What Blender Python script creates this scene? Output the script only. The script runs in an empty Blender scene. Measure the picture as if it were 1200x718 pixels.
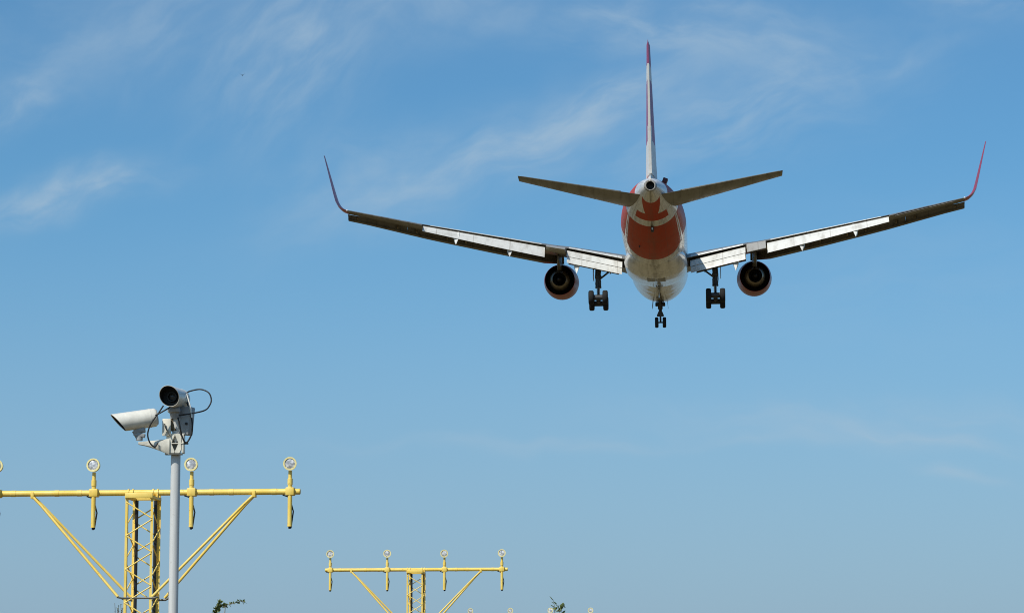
import bpy, bmesh, math, random
import numpy as np
from mathutils import Vector, Matrix
R = math.radians
C = bpy.context.scene.collection
SC = bpy.context.scene
rnd = random.Random(7)

# ------------------------------------------------------------------ camera
PITCH = R(8.1); EYE = 1.7; FPX = 3332.0
cd = bpy.data.cameras.new('camera'); cam = bpy.data.objects.new('camera', cd); C.objects.link(cam)
cam.location = (0, 0, EYE); cam.rotation_euler = (R(90) + PITCH, 0, 0)
cd.sensor_width = 36; cd.lens = 36 * FPX / 1200; cd.clip_start = .1; cd.clip_end = 30000
SC.camera = cam

# ------------------------------------------------------------------ daylight
SUN_AZ = R(219); SUN_EL = R(47)
SC.view_settings.view_transform = 'Standard'; SC.view_settings.look = 'None'
SC.view_settings.gamma = 1; SC.view_settings.use_curve_mapping = False
SC.view_settings.exposure = 0.0
SC.cycles.filter_width = 1.0
sd = bpy.data.lights.new('sun', 'SUN'); sd.energy = 4.2; sd.angle = R(.53); sd.color = (1, .95, .86)
so = bpy.data.objects.new('sun', sd); C.objects.link(so)
to_sun = Vector((math.sin(SUN_AZ) * math.cos(SUN_EL), math.cos(SUN_AZ) * math.cos(SUN_EL), math.sin(SUN_EL)))
so.rotation_euler = to_sun.to_track_quat('Z', 'Y').to_euler(); so.location = (-60, -60, 80)

# ---- tiny node-expression helper
class X:
    nt = None
    def __init__(s, sock): s.s = sock
    @staticmethod
    def m(op, *a, clamp=False):
        n = X.nt.nodes.new('ShaderNodeMath'); n.operation = op; n.use_clamp = clamp
        for i, v in enumerate(a):
            if isinstance(v, X): X.nt.links.new(v.s, n.inputs[i])
            else: n.inputs[i].default_value = v
        return X(n.outputs[0])
    def __add__(s, o): return X.m('ADD', s, o)
    __radd__ = __add__
    def __sub__(s, o): return X.m('SUBTRACT', s, o)
    def __rsub__(s, o): return X.m('SUBTRACT', o, s)
    def __mul__(s, o): return X.m('MULTIPLY', s, o)
    __rmul__ = __mul__
    def __truediv__(s, o): return X.m('DIVIDE', s, o)
    def __pow__(s, o): return X.m('POWER', s, o)
    def __gt__(s, o): return X.m('GREATER_THAN', s, o)
    def __lt__(s, o): return X.m('LESS_THAN', s, o)
    def abs(s): return X.m('ABSOLUTE', s)
    def exp(s): return X.m('EXPONENT', s)
    def sat(s): return X.m('ADD', s, 0.0, clamp=True)
    def max(s, o): return X.m('MAXIMUM', s, o)
    def min(s, o): return X.m('MINIMUM', s, o)
    def smooth(s, a, b):
        n = X.nt.nodes.new('ShaderNodeMapRange'); n.interpolation_type = 'SMOOTHSTEP'
        X.nt.links.new(s.s, n.inputs[0]); n.inputs[1].default_value = a; n.inputs[2].default_value = b
        return X(n.outputs[0])
def node(t, **kw):
    n = X.nt.nodes.new(t)
    for k, v in kw.items(): setattr(n, k, v)
    return n
def lk(a, b): X.nt.links.new(a.s if isinstance(a, X) else a, b)
def comb(x, y, z=0.0):
    n = node('ShaderNodeCombineXYZ')
    for i, v in enumerate((x, y, z)):
        if isinstance(v, X): lk(v, n.inputs[i])
        else: n.inputs[i].default_value = v
    return n.outputs[0]
def noise(vec, scale=1.0, detail=4.0, rough=.55, dist=0.0):
    n = node('ShaderNodeTexNoise'); n.noise_dimensions = '3D'
    lk(vec, n.inputs['Vector']); n.inputs['Scale'].default_value = scale; n.inputs['Detail'].default_value = detail
    n.inputs['Roughness'].default_value = rough; n.inputs['Distortion'].default_value = dist
    return X(n.outputs[0])
def mix(f, a, b):
    n = node('ShaderNodeMix', data_type='RGBA')
    if isinstance(f, X): lk(f, n.inputs[0])
    else: n.inputs[0].default_value = f
    for i, v in ((6, a), (7, b)):
        if isinstance(v, (tuple, list)): n.inputs[i].default_value = (*v, 1)
        else: lk(v, n.inputs[i])
    return n.outputs[2]

# ------------------------------------------------------------------ sky with thin cirrus
world = bpy.data.worlds.new('World'); SC.world = world; world.use_nodes = True
X.nt = world.node_tree
for n in list(X.nt.nodes): X.nt.nodes.remove(n)
sky = node('ShaderNodeTexSky', sky_type='NISHITA', sun_disc=False)
sky.sun_elevation = SUN_EL; sky.sun_rotation = SUN_AZ; sky.altitude = 0
sky.air_density = 1.0; sky.dust_density = .95; sky.ozone_density = 10.0
tc = node('ShaderNodeTexCoord')
sp = node('ShaderNodeSeparateXYZ'); lk(tc.outputs['Generated'], sp.inputs[0])
dx, dy, dz = (X(o) for o in sp.outputs)
U = X.m('ARCTAN2', dx, dy) * (180 / math.pi)          # degrees of azimuth from north
V = X.m('ARCSINE', dz) * (180 / math.pi)              # degrees of elevation
def cirrus(px, py, lx, ly, ang, amp, ns, stretch, seed, lo=.30, hi=.78):
    """one wisp: an elliptical patch of stretched streaks; centre given as azimuth / elevation"""
    u0 = (px - 600) / 58.15; v0 = 8.1 - (py - 359) / 58.15
    a = R(ang); c, s = math.cos(a), math.sin(a)
    p = (U - u0) * c + (V - v0) * s; q = (V - v0) * c - (U - u0) * s
    w = noise(comb(p * .45, q * .45, seed + 9.0), 1.0, 2, .5)
    q2 = q + (w - .5) * 1.2
    g = ((p * p) * (-1 / lx ** 2) + (q2 * q2) * (-1 / ly ** 2)).exp()
    n = noise(comb(p * ns, q2 * ns * stretch, seed), 1.0, 6, .55, .25)
    return g * (n.smooth(lo, hi) * .8 + .2) * (amp * 1.75)
W = [ # px, py, len, width, angle (deg, ccw), strength
 (600, 176, 3.8, .62, 20, .46, .5, 2.8, 1.0), (705, 122, 1.7, .40, 25, .42, .8, 2.8, 2.0), (430, 215, 1.8, .9, 14, .24, .6, 1.8, 3.0),
 (880, 140, 3.0, .9, 18, .30, .6, 3.0, 4.0), (800, 35, 3.4, .75, -6, .36, .6, 2.4, 5.0), (920, 70, 1.6, .6, -28, .20, .8, 2.4, 6.0),
 (60, 240, 1.9, .30, 14, .46, .8, 2.8, 7.0), (120, 218, .55, .32, 24, .30, 1.4, 2.0, 8.0), (20, 128, 1.0, .35, 22, .30, 1.0, 2.0, 9.0),
 (335, 60, 2.0, 1.3, 50, .34, .6, 3.0, 10.0), (185, 25, 1.6, 1.0, 42, .24, .6, 2.4, 11.0), (60, 60, 2.0, 1.0, 12, .22, .5, 1.8, 12.0), (470, 15, 3.0, .7, 4, .26, .5, 1.8, 21.0),
 (1090, 76, .9, .12, 14, .22, .8, 2.4, 13.0), (1160, 8, 1.4, .5, -8, .25, .7, 2.2, 14.0), (1000, 330, 5.0, 1.3, 3, .08, .4, 3.0, 19.0),
 (1000, 495, 4.5, .36, -3, .24, .4, 4.0, 15.0), (720, 518, 5.0, .16, 1, .24, .4, 5.0, 16.0), (1080, 520, 1.8, .13, -7, .34, .6, 5.0, 17.0), (1125, 556, .8, .09, -9, .32, .7, 4.0, 18.0)]
cl = None
for w in W:
    t = cirrus(*w); cl = t if cl is None else 1.0 - (1.0 - cl) * (1.0 - t)
cl = (cl * dz.smooth(0.0, .02)).sat()
tint = node('ShaderNodeMix', data_type='RGBA', blend_type='MULTIPLY'); tint.inputs[0].default_value = 1
lk(sky.outputs[0], tint.inputs[6]); tint.inputs[7].default_value = (.82, 1.10, 1.03, 1)       # white balance of the sky
veil = V.smooth(11.5, 1.2) * .58                                    # thin high haze low over the airfield
col = mix(veil, tint.outputs[2], (2.85, 3.75, 5.5))
col = mix(cl, col, (3.7, 4.9, 6.0))
bg = node('ShaderNodeBackground'); bg.inputs['Strength'].default_value = .108; lk(col, bg.inputs[0])
wo = node('ShaderNodeOutputWorld'); lk(bg.outputs[0], wo.inputs[0])

# ------------------------------------------------------------------ materials
def mat(name, col=(.5, .5, .5), rough=.5, metal=0.0, coat=0.0, spec=.5, var=0.0, vscale=6.0, builder=None, bump=0.0):
    m = bpy.data.materials.new(name); m.use_nodes = True
    X.nt = m.node_tree; b = X.nt.nodes['Principled BSDF']
    b.inputs['Base Color'].default_value = (*col, 1); b.inputs['Roughness'].default_value = rough
    b.inputs['Metallic'].default_value = metal; b.inputs['Coat Weight'].default_value = coat
    b.inputs['Coat Roughness'].default_value = .06; b.inputs['Specular IOR Level'].default_value = spec
    if var > 0:
        t = node('ShaderNodeTexCoord'); f = noise(t.outputs['Object'], vscale, 5, .6)
        lk(mix(f.smooth(.35, .7), tuple(c * (1 - var) for c in col), tuple(min(1, c * (1 + var * .4)) for c in col)), b.inputs['Base Color'])
        r = f * .2 + (rough - .1); lk(r, b.inputs['Roughness'])
    if builder: builder(b)
    return m
def uv():
    n = node('ShaderNodeUVMap'); n.uv_map = 'skin'; s = node('ShaderNodeSeparateXYZ'); lk(n.outputs[0], s.inputs[0])
    return X(s.outputs[0]), X(s.outputs[1])
RED = (.47, .042, .006); WHITE = (.78, .76, .72)
def grime(s, a, base, amt=None):
    """oil and dirt drawn out along the airflow; panel joints"""
    st = noise(comb(s * .35, a * .16, 3.0), 1.0, 5, .6)
    bl = noise(comb(s * .9, a * .05, 7.0), 1.0, 4, .6)
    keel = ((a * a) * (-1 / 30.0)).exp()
    st2 = noise(comb(s * .12, a * .5, 11.0), 1.0, 4, .6)
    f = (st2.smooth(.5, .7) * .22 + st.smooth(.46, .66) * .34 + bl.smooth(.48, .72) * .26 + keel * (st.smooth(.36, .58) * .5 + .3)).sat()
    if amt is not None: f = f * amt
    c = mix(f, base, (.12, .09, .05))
    ring = X.m('PINGPONG', s + .37, 1.3) < .03
    lap = X.m('PINGPONG', a + 8.0, 17.0) < .35
    return mix(ring.max(lap) * .38, c, (.10, .09, .08))
def livery(b):
    u, v = uv(); s = u * 60.0; a = v * 360.0; aa = a.abs()
    edge = 55.0 + (s - 44.0).max(0.0) * 2.0
    pool = (aa < edge) * (s > (((aa / 55.0) ** 5.0) * 1.3 + 39.65))
    line = (aa > edge + 2.6) * (aa < edge + 4.2) * (s > 40.4)
    side = (aa > edge + 7.5) * (s > ((aa - 68.0).max(0.0) * -.035 + 41.6))
    ring = (s > 46.75) * (s < 47.85) * (aa < 82.0)
    front = (s < 46.8)
    low = pool * front
    upblock = (s > 47.8) * (s < 49.0) * (aa < 45.0)
    chev = (s > 48.9) * (aa < ((s - 49.0) * 9.0 + 18.0)) * (s < (((aa / 46.0) ** 2.0) * .8 + 51.3))
    sider = side * (1.0 - ring) * (s < 50.6 )
    sider = sider * (front.max(aa > 84.0))
    red = low.max(upblock).max(chev).max(sider).max(line * front)
    c = mix(red, WHITE, RED)
    lk(grime(s, a, c, 1.0 - red * .65), b.inputs['Base Color'])
    n = noise(comb(s * 1.3, a * .09, 1.0), 1.0, 3, .5)
    lk(n * .16 + .20 + red * .14, b.inputs['Roughness']); lk(.5 - red * .3, b.inputs['Specular IOR Level']); lk(.45 - red * .45, b.inputs['Coat Weight'])
    wob = noise(comb(s * .45, a * .03, 5.0), 1.0, 1, .4)                                  # skin waviness between the frames
    bp = node('ShaderNodeBump'); bp.inputs['Strength'].default_value = .5; bp.inputs['Distance'].default_value = .05; lk(wob, bp.inputs['Height'])
    lk(bp.outputs[0], b.inputs['Normal']); lk(bp.outputs[0], b.inputs['Coat Normal'])
M = {}
M['fuselage'] = mat('fuselage_paint', WHITE, .34, coat=0, spec=.22, builder=livery)
def fair(b):
    t = node('ShaderNodeTexCoord'); q = node('ShaderNodeSeparateXYZ'); lk(t.outputs['Object'], q.inputs[0])
    x, y, z = (X(o) for o in q.outputs)
    lk(grime(y, x * 14.0, WHITE), b.inputs['Base Color'])
M['fairing'] = mat('fairing_paint', WHITE, .25, coat=.4, spec=.5, builder=fair)
def panels(base, dark, sx, sy, amt):
    def f(b):
        t = node('ShaderNodeTexCoord'); q = node('ShaderNodeSeparateXYZ'); lk(t.outputs['Object'], q.inputs[0])
        x, y, z = (X(o) for o in q.outputs)
        n = noise(comb(x * 2.2, y * .35, z), 1.0, 5, .6)
        c = mix(n.smooth(.42, .75) * amt, base, dark)
        j = (X.m('PINGPONG', x + .3, sx) < .028).max(X.m('PINGPONG', y + x.abs() * .5 + .2, sy) < .012)
        lk(mix(j * .45, c, dark), b.inputs['Base Color']); lk(n * .25 + .25, b.inputs['Roughness'])
    return f
M['wing'] = mat('wing_grey', builder=panels((.20, .185, .155), (.07, .055, .035), .95, .8, .6))
M['flap'] = mat('flap_white', builder=panels((.68, .67, .62), (.26, .23, .18), 1.4, .9, .45))
M['slat'] = mat('slat_grey', builder=panels((.17, .155, .13), (.05, .04, .028), .9, .6, .6))
M['aileron'] = mat('aileron_grey', builder=panels((.36, .345, .31), (.14, .12, .09), 1.4, .9, .4))
M['red'] = mat('red_paint', (.42, .012, .035), .35, spec=.45, coat=.12, var=.15, vscale=2)
def finp(b):
    t = node('ShaderNodeTexCoord'); q = node('ShaderNodeSeparateXYZ'); lk(t.outputs['Object'], q.inputs[0])
    x, y, z = (X(o) for o in q.outputs)
    top = (z > 10.15)
    aft = y + 11.8 + (z - 1.9) * .2467
    mid = (z < 9.1) * ((z > 5.9) * (aft > .22)).max((z > 4.9) * (aft > .95))
    c = mix(top.max(mid), WHITE, (.36, .10, .20))
    n = noise(comb(x, y, z), 1.5, 4, .6)
    lk(mix(n.smooth(.5, .8) * .25, c, (.25, .22, .2)), b.inputs['Base Color'])
M['fin'] = mat('fin_paint', WHITE, .45, coat=0, spec=.2, builder=finp)
M['nacelle'] = mat('nacelle_red', (.30, .02, .006), .35, coat=0, spec=.25, var=.2, vscale=1.5)
M['dark'] = mat('dark_duct', (.018, .017, .016), .6, var=.3)
M['core'] = mat('core_metal', (.30, .24, .16), .42, metal=.85, var=.35, vscale=3)
M['hot'] = mat('burnt_metal', (.04, .035, .035), .5, metal=.6, var=.3)
M['gear'] = mat('gear_grey', (.045, .045, .045), .5, var=.4, vscale=5)
M['gearmetal'] = mat('gear_chrome', (.55, .55, .55), .25, metal=1)
M['tyre'] = mat('tyre_rubber', (.009, .009, .009), .85, var=.3)
M['coveshade'] = mat('cove_shade_tone', (.055, .045, .03), .7, var=.5, vscale=3)  # dark tone standing in for the shade inside the flap slots
M['lampglass'] = mat('lamp_glass', (.8, .8, .8), .1)

# ------------------------------------------------------------------ mesh helpers
def tag(o, label=None, cat=None, group=None, kind=None):
    for k, v in (('label', label), ('category', cat), ('group', group), ('kind', kind)):
        if v: o[k] = v
    return o
def empty(name, loc=(0, 0, 0)):
    o = bpy.data.objects.new(name, None); C.objects.link(o); o.location = loc; o.empty_display_size = .3
    return o
class MB:
    def __init__(s): s.v = []; s.f = []; s.uvs = {}
    def loft(s, rings, closed=True, caps=(True, True)):
        n = len(rings[0]); o = len(s.v)
        for r in rings: s.v += [tuple(p) for p in r]
        for i in range(len(rings) - 1):
            for j in range(n if closed else n - 1):
                k = (j + 1) % n
                s.f.append((o + i * n + j, o + i * n + k, o + (i + 1) * n + k, o + (i + 1) * n + j))
        if closed and caps[0]: s.f.append(tuple(o + j for j in range(n))[::-1])
        if closed and caps[1]: s.f.append(tuple(o + (len(rings) - 1) * n + j for j in range(n)))
        return s
    def tube(s, pts, rad, n=10, caps=True):
        pts = [Vector(p) for p in pts]; rr = rad if isinstance(rad, (list, tuple)) else [rad] * len(pts)
        rings = []; prev = None
        for i, p in enumerate(pts):
            t = (pts[min(i + 1, len(pts) - 1)] - pts[max(i - 1, 0)]).normalized()
            if prev is None:
                h = Vector((0, 0, 1)) if abs(t.z) < .9 else Vector((1, 0, 0)); a = t.cross(h).normalized()
            else: a = (prev - t * prev.dot(t)).normalized()
            prev = a; b = t.cross(a)
            rings.append([p + (a * math.cos(2 * math.pi * k / n) + b * math.sin(2 * math.pi * k / n)) * rr[i] for k in range(n)])
        return s.loft(rings, caps=(caps, caps))
    def lathe(s, prof, org, axis, n=24, caps=(True, True)):
        """prof: (distance along axis, radius)"""
        org = Vector(org); t = Vector(axis).normalized(); h = Vector((0, 0, 1)) if abs(t.z) < .9 else Vector((1, 0, 0))
        a = t.cross(h).normalized(); b = t.cross(a)
        return s.loft([[org + t * d + (a * math.cos(2 * math.pi * k / n) + b * math.sin(2 * math.pi * k / n)) * r for k in range(n)] for d, r in prof], caps=caps)
    def box(s, c, size, mtx=None, bev=0.0):
        hx, hy, hz = (q / 2 for q in size); c = Vector(c)
        bm = bmesh.new(); bmesh.ops.create_cube(bm, size=1)
        for v in bm.verts: v.co = Vector((v.co.x * hx * 2, v.co.y * hy * 2, v.co.z * hz * 2))
        if bev: bmesh.ops.bevel(bm, geom=bm.edges[:], offset=bev, segments=2, affect='EDGES', profile=.5)
        o = len(s.v); bm.verts.index_update()
        for v in bm.verts: s.v.append(tuple(c + ((mtx @ v.co) if mtx else v.co)))
        for f in bm.faces: s.f.append(tuple(o + v.index for v in f.verts))
        bm.free(); return s
    def build(s, name, m, parent=None, smooth=35, loc=None, fix=True):
        me = bpy.data.meshes.new(name); me.from_pydata(s.v, [], s.f); me.update()
        if fix:
            bm = bmesh.new(); bm.from_mesh(me); bmesh.ops.recalc_face_normals(bm, faces=bm.faces[:]); bm.to_mesh(me); bm.free()
        if smooth:
            me.shade_smooth(); me.set_sharp_from_angle(angle=R(smooth))
        me.materials.append(m)
        o = bpy.data.objects.new(name, me); C.objects.link(o)
        if parent: o.parent = parent
        if loc: o.location = loc
        return o
def copy_tree(o, parent=None):
    c = o.copy(); C.objects.link(c); c.parent = parent
    for ch in list(o.children): copy_tree(ch, c)
    return c
def frame(d, up=(0, 0, 1)):
    """3x3 whose Y axis runs along d"""
    y = Vector(d).normalized(); x = y.cross(Vector(up)).normalized(); z = x.cross(y)
    return Matrix((x, y, z)).transposed()
FW = Vector((0, math.cos(PITCH), math.sin(PITCH))); UPV = Vector((0, -math.sin(PITCH), math.cos(PITCH)))
def at(px, py, d):
    """the world point seen at a place in the photograph, d metres out"""
    return Vector((0, 0, EYE)) + FW * d + Vector((1, 0, 0)) * ((px - 600) / FPX * d) + UPV * ((359 - py) / FPX * d)

# ------------------------------------------------------------------ ground
def groundm(b):
    t = node('ShaderNodeTexCoord')
    n1 = noise(t.outputs['Object'], .012, 5, .6); n2 = noise(t.outputs['Object'], .05, 4, .55); n3 = noise(t.outputs['Object'], 9.0, 4, .6)
    c = mix(n1.smooth(.4, .62), (.14, .105, .05), (.095, .085, .035))
    c = mix(n2.smooth(.35, .75), c, (.17, .13, .07)); c = mix(n3.smooth(.5, .8) * .3, c, (.07, .07, .03))
    lk(c, b.inputs['Base Color'])
M['ground'] = mat('dry_grass_ground', rough=.95, spec=.1, builder=groundm)
g = MB(); rs = [0.5, 8, 20, 40, 80, 160, 320, 700, 1500, 4000, 9000]
g.loft([[(r * math.cos(2 * math.pi * k / 64), r * math.sin(2 * math.pi * k / 64), 0) for k in range(64)] for r in rs], caps=(True, False))
go = g.build('ground', M['ground'], smooth=0, fix=False); tag(go, kind='structure')
for p in go.data.polygons:
    pass
if go.data.polygons[0].normal.z < 0: go.data.flip_normals()

# ------------------------------------------------------------------ the airliner
POS = (10.7738, 216.237, 6.0427); YAW, PIT, ROL = .0659118, -.0884890, -.0183462
cy_, sy_, cp_, sp_, cr_, sr_ = math.cos(YAW), math.sin(YAW), math.cos(PIT), math.sin(PIT), math.cos(ROL), math.sin(ROL)
f0 = Vector((sy_ * cp_, cy_ * cp_, sp_)); r0 = Vector((cy_, -sy_, 0)); u0 = r0.cross(f0)
rt0 = r0 * cr_ - u0 * sr_; up0 = u0 * cr_ + r0 * sr_
def c2w(v): return Vector((1, 0, 0)) * v[0] + FW * v[1] + UPV * v[2]
jet = empty('passenger_jet')
rt, fw, up = c2w(rt0), c2w(f0), c2w(up0)
mw = Matrix((rt, fw, up)).transposed().to_4x4(); mw.translation = Vector((0, 0, EYE)) + c2w(POS)
jet.matrix_world = mw
tag(jet, 'white and red twin-engine passenger jet on landing approach with wheels and flaps down', 'aeroplane')
def A(s, y, z): return (y, 40 - s, z)

def pchip(xk, yk, x):
    xk = np.array(xk, float); yk = np.array(yk, float); h = np.diff(xk); d = np.diff(yk) / h
    m = np.zeros(len(xk))
    for i in range(1, len(xk) - 1):
        if d[i - 1] * d[i] > 0:
            w1 = 2 * h[i] + h[i - 1]; w2 = h[i] + 2 * h[i - 1]; m[i] = (w1 + w2) / (w1 / d[i - 1] + w2 / d[i])
    m[0] = d[0]; m[-1] = d[-1]
    i = np.clip(np.searchsorted(xk, x) - 1, 0, len(h) - 1); t = (x - xk[i]) / h[i]
    return (1 + 2 * t) * (1 - t) ** 2 * yk[i] + t * (1 - t) ** 2 * h[i] * m[i] + t * t * (3 - 2 * t) * yk[i + 1] + t * t * (t - 1) * h[i] * m[i + 1]
PR = np.array([(0.02, -.72, -.78, .03), (.3, -.25, -1.25, .5), (1, .3, -1.75, 1.1), (2, .95, -2.15, 1.6), (3.5, 1.85, -2.45, 2.05), (5.5, 2.5, -2.63, 2.4), (8, 2.7, -2.7, 2.515), (36, 2.7, -2.7, 2.515),
 (38, 2.7, -2.63, 2.51), (40, 2.7, -2.42, 2.49), (42, 2.69, -2.05, 2.42), (44, 2.67, -1.55, 2.28), (46, 2.62, -1.0, 2.03), (48, 2.53, -.42, 1.70), (50, 2.36, .12, 1.30), (52, 2.12, .58, .88), (53, 1.95, .80, .64), (53.55, 1.80, .95, .46)])
def prof(s): return tuple(float(pchip(PR[:, 0], PR[:, k], s)) for k in (1, 2, 3))
ss = [0.02, .1, .3, .6, 1, 1.5, 2, 2.7, 3.5, 4.5, 5.5, 6.7, 8] + list(np.arange(10, 36, 2.0)) + list(np.arange(36, 53.3, .4)) + [53.3, 53.55]
NR = 96
def fus_ring(s):
    zt, zb, hw = prof(s); zc = (zt + zb) / 2; h = (zt - zb) / 2
    return [A(s, hw * math.sin(t), zc - h * math.cos(t)) for t in (2 * math.pi * (k / NR) - math.pi for k in range(NR + 1))]
me = bpy.data.meshes.new('fuselage'); vv = []; ff = []; uvl = []
for s in ss: vv += fus_ring(s)
n1 = NR + 1
for i in range(len(ss) - 1):
    for j in range(NR):
        ff.append((i * n1 + j, (i + 1) * n1 + j, (i + 1) * n1 + j + 1, i * n1 + j + 1))
me.from_pydata(vv, [], ff); ul = me.uv_layers.new(name='skin')
for p in me.polygons:
    for li in p.loop_indices:
        vi = me.loops[li].vertex_index; ul.data[li].uv = (ss[vi // n1] / 60, (vi % n1) / NR - .5)
me.update(); bm = bmesh.new(); bm.from_mesh(me)
bmesh.ops.remove_doubles(bm, verts=bm.verts[:], dist=1e-4); bmesh.ops.recalc_face_normals(bm, faces=bm.faces[:]); bm.to_mesh(me); bm.free()
me.shade_smooth(); me.materials.append(M['fuselage'])
fus = bpy.data.objects.new('fuselage', me); C.objects.link(fus); fus.parent = jet

# exhaust of the auxiliary power unit
zt, zb, hw = prof(53.55); zc = (zt + zb) / 2
b = MB(); ro = .44
b.lathe([(0, .44), (.10, .40), (.16, .355), (.16, .30), (-.5, .28), (-.5, .01)], A(53.54, 0, zc), (0, -1, 0), 32, caps=(False, False))
ex = b.build('exhaust_outlet', M['fairing'], fus)
b = MB(); b.lathe([(.10, .298), (-.45, .275), (-.45, .01)], A(53.54, 0, zc), (0, -1, 0), 32, caps=(False, True)); b.build('exhaust_liner', M['dark'], fus)
# tail skid, drain mast, blade aerials, top fairing
b = MB(); z46 = prof(46.6)[1]; b.box(A(46.6, 0, z46 - .14), (.20, .75, .34), bev=.05); sk = b.build('tail_skid', M['hot'], fus)
b = MB(); b.box(A(47.0, 0, z46 - .12), (.10, .10, .18), bev=.03); b.build('skid_shoe', M['flap'], sk)
b = MB(); b.box(A(42.5, -1.05, prof(42.5)[1] + .2), (.05, .35, .22), Matrix.Rotation(R(24), 3, 'Y'), .02); b.build('drain_mast', M['hot'], fus)
b = MB(); b.box(A(48.2, .98, prof(48.2)[0] - .17), (.36, .8, .50), Matrix.Rotation(R(22), 3, 'Y'), .05); b.build('top_fairing', mat('dark_red_paint', (.10, .012, .02), .4), fus)
for s_ in (14, 24.5): 
    b = MB(); b.loft([[A(s_ + dx_, w_ * .04, z_) for dx_, w_ in ((0, 0), (.15, 1), (.4, .6), (.5, 0), (.4, -.6), (.15, -1))] for z_ in (-2.62, -3.05)]); b.build('blade_aerial', M['flap'], fus)

# wing to body fairing
def fr_ring(s, hw, zb, zt):
    pts = []
    for k in range(40):
        t = 2 * math.pi * k / 40; c, s_ = math.cos(t), math.sin(t)
        e = .97; x = math.copysign(abs(c) ** e, c) * hw; z = math.copysign(abs(s_) ** e, s_)
        pts.append(A(s, x, (zt + zb) / 2 + z * (zt - zb) / 2))
    return pts
fk = [(18.3, .6, -2.5, -1.6), (19.5, 1.4, -2.66, -1.2), (21, 2.1, -2.74, -.9), (23, 2.38, -2.82, -.6), (26, 2.48, -2.93, -.6), (29, 2.49, -3.03, -.6), (31.5, 2.48, -3.05, -.6), (33.5, 2.40, -2.98, -.6), (35.6, 2.2, -2.84, -.7), (37.6, 1.8, -2.64, -1.0), (38.8, .9, -2.45, -1.4)]
fs = np.linspace(18.3, 38.8, 56); fk = np.array(fk)
b = MB(); b.loft([fr_ring(s, *(float(pchip(fk[:, 0], fk[:, k], s)) for k in (1, 2, 3))) for s in fs])
bf = b.build('belly_fairing', M['fairing'], jet, 60)
# gear bay doors and vents under the fairing
b = MB()
for sx in (-1, 1): b.box(A(29.6, sx * .42, -3.035), (.62, 2.4, .02))
b.build('wheel_bay_door', M['wing'], bf)
b = MB(); b.box(A(22.2, 0, -2.77), (.30, 1.6, .06), bev=.01); b.build('intake_vent', M['dark'], bf)

# ---- wings
LE = lambda y: 18.8 + .687 * abs(y)
def chord(y):
    y = abs(y)
    return 10 - 3.4 * (y - 2.5) / 5.5 if y < 8 else 6.6 - 4.3 * (y - 8) / 15.8
ZK = ((1.5, -1.22), (2.5, -1.05), (7, -.28), (9, -.06), (13, .44), (18, 1.12), (23.8, 2.08))
zle = lambda y: float(np.interp(abs(y), [k[0] for k in ZK], [k[1] for k in ZK]))
inc = lambda y: R(float(np.interp(abs(y), [2, 9, 13, 18, 23.8], [4.0, 2.6, 1.6, 1.0, .3])))
tcr = lambda y: float(np.interp(abs(y), [2, 8, 23.8], [.145, .115, .10]))
def af(x, t, up, cam_=.018):
    x = max(0, min(1, x))
    yt = 5 * t * (.2969 * math.sqrt(x) - .126 * x - .3516 * x * x + .2843 * x ** 3 - .1015 * x ** 4)
    p = .45; yc = cam_ / p ** 2 * (2 * p * x - x * x) if x < p else cam_ / (1 - p) ** 2 * (1 - 2 * p + 2 * p * x - x * x)
    return yc + (yt if up else -yt)
def wp(y, xc, zc, sg):
    """point of the wing section at span y, xc and zc in chords"""
    c = chord(y); i = inc(y); x = xc * c; z = zc * c
    return A(LE(y) + x * math.cos(i) + z * math.sin(i), sg * y, zle(y) - x * math.sin(i) + z * math.cos(i))
COS = [.5 * (1 - math.cos(math.pi * k / 14)) for k in range(15)]
def wring(y, sg, xu, xl):
    t = tcr(y)
    lip = [wp(y, xl, af(xl, t, True) - .013, sg), wp(y, xu - .004, af(xu, t, True) - .005, sg)] if xu - xl > .05 else []
    return [wp(y, k * xu, af(k * xu, t, True), sg) for k in reversed(COS)] + [wp(y, k * xl, af(k * xl, t, False), sg) for k in COS[1:]] + lip
def lin(a, b, n): return [a + (b - a) * k / (n - 1) for k in range(n)]
def flap_ring(y, sg, x0, z0, cf, d, t=.13):
    """flap section hinged at chord position x0, drooped by d"""
    c = chord(y); i = inc(y) + d; pts = []
    base = Vector(wp(y, x0, z0, sg))
    for up_, ks in ((True, list(reversed(COS))), (False, COS[1:-1])):
        for k in ks:
            x, z = k * cf, af(k, t, up_, .03) * cf
            pts.append((base.x, base.y - (x * math.cos(i) + z * math.sin(i)), base.z - x * math.sin(i) + z * math.cos(i)))
    return pts
def slat_ring(y, sg):
    c = chord(y); t = tcr(y); cs = float(np.interp(y, [3, 7.3, 9, 13.5, 18.5, 23.5], [.85, 1.0, 1.4, 1.2, .95, .70])) / c
    up_ = [(k * cs, af(k * cs, t, True)) for k in reversed(COS)]; lo = [(k * cs * .45, af(k * cs * .45, t, False)) for k in COS[1:]]
    x1, z1 = lo[-1]; x2, z2 = up_[0]
    inn = [(x1 + (x2 - x1) * k - .12 * cs * math.sin(math.pi * k), z1 + (z2 - z1) * k + .22 * cs * math.sin(math.pi * k) * .6) for k in (.2, .4, .6, .8)]
    inn.append((x2 - .002, z2 - .006))
    d = R(27); piv = (cs * .9, 0); out = []
    for x, z in up_ + lo + inn:
        x -= piv[0]; x, z = x * math.cos(d) - z * math.sin(d) * -1 * -1, x * math.sin(d) + z * math.cos(d)
        out.append(wp(y, piv[0] + x - .55 * cs - .25 / c * .3, z - .13 / c - .16 * cs, sg))
    return out
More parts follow.
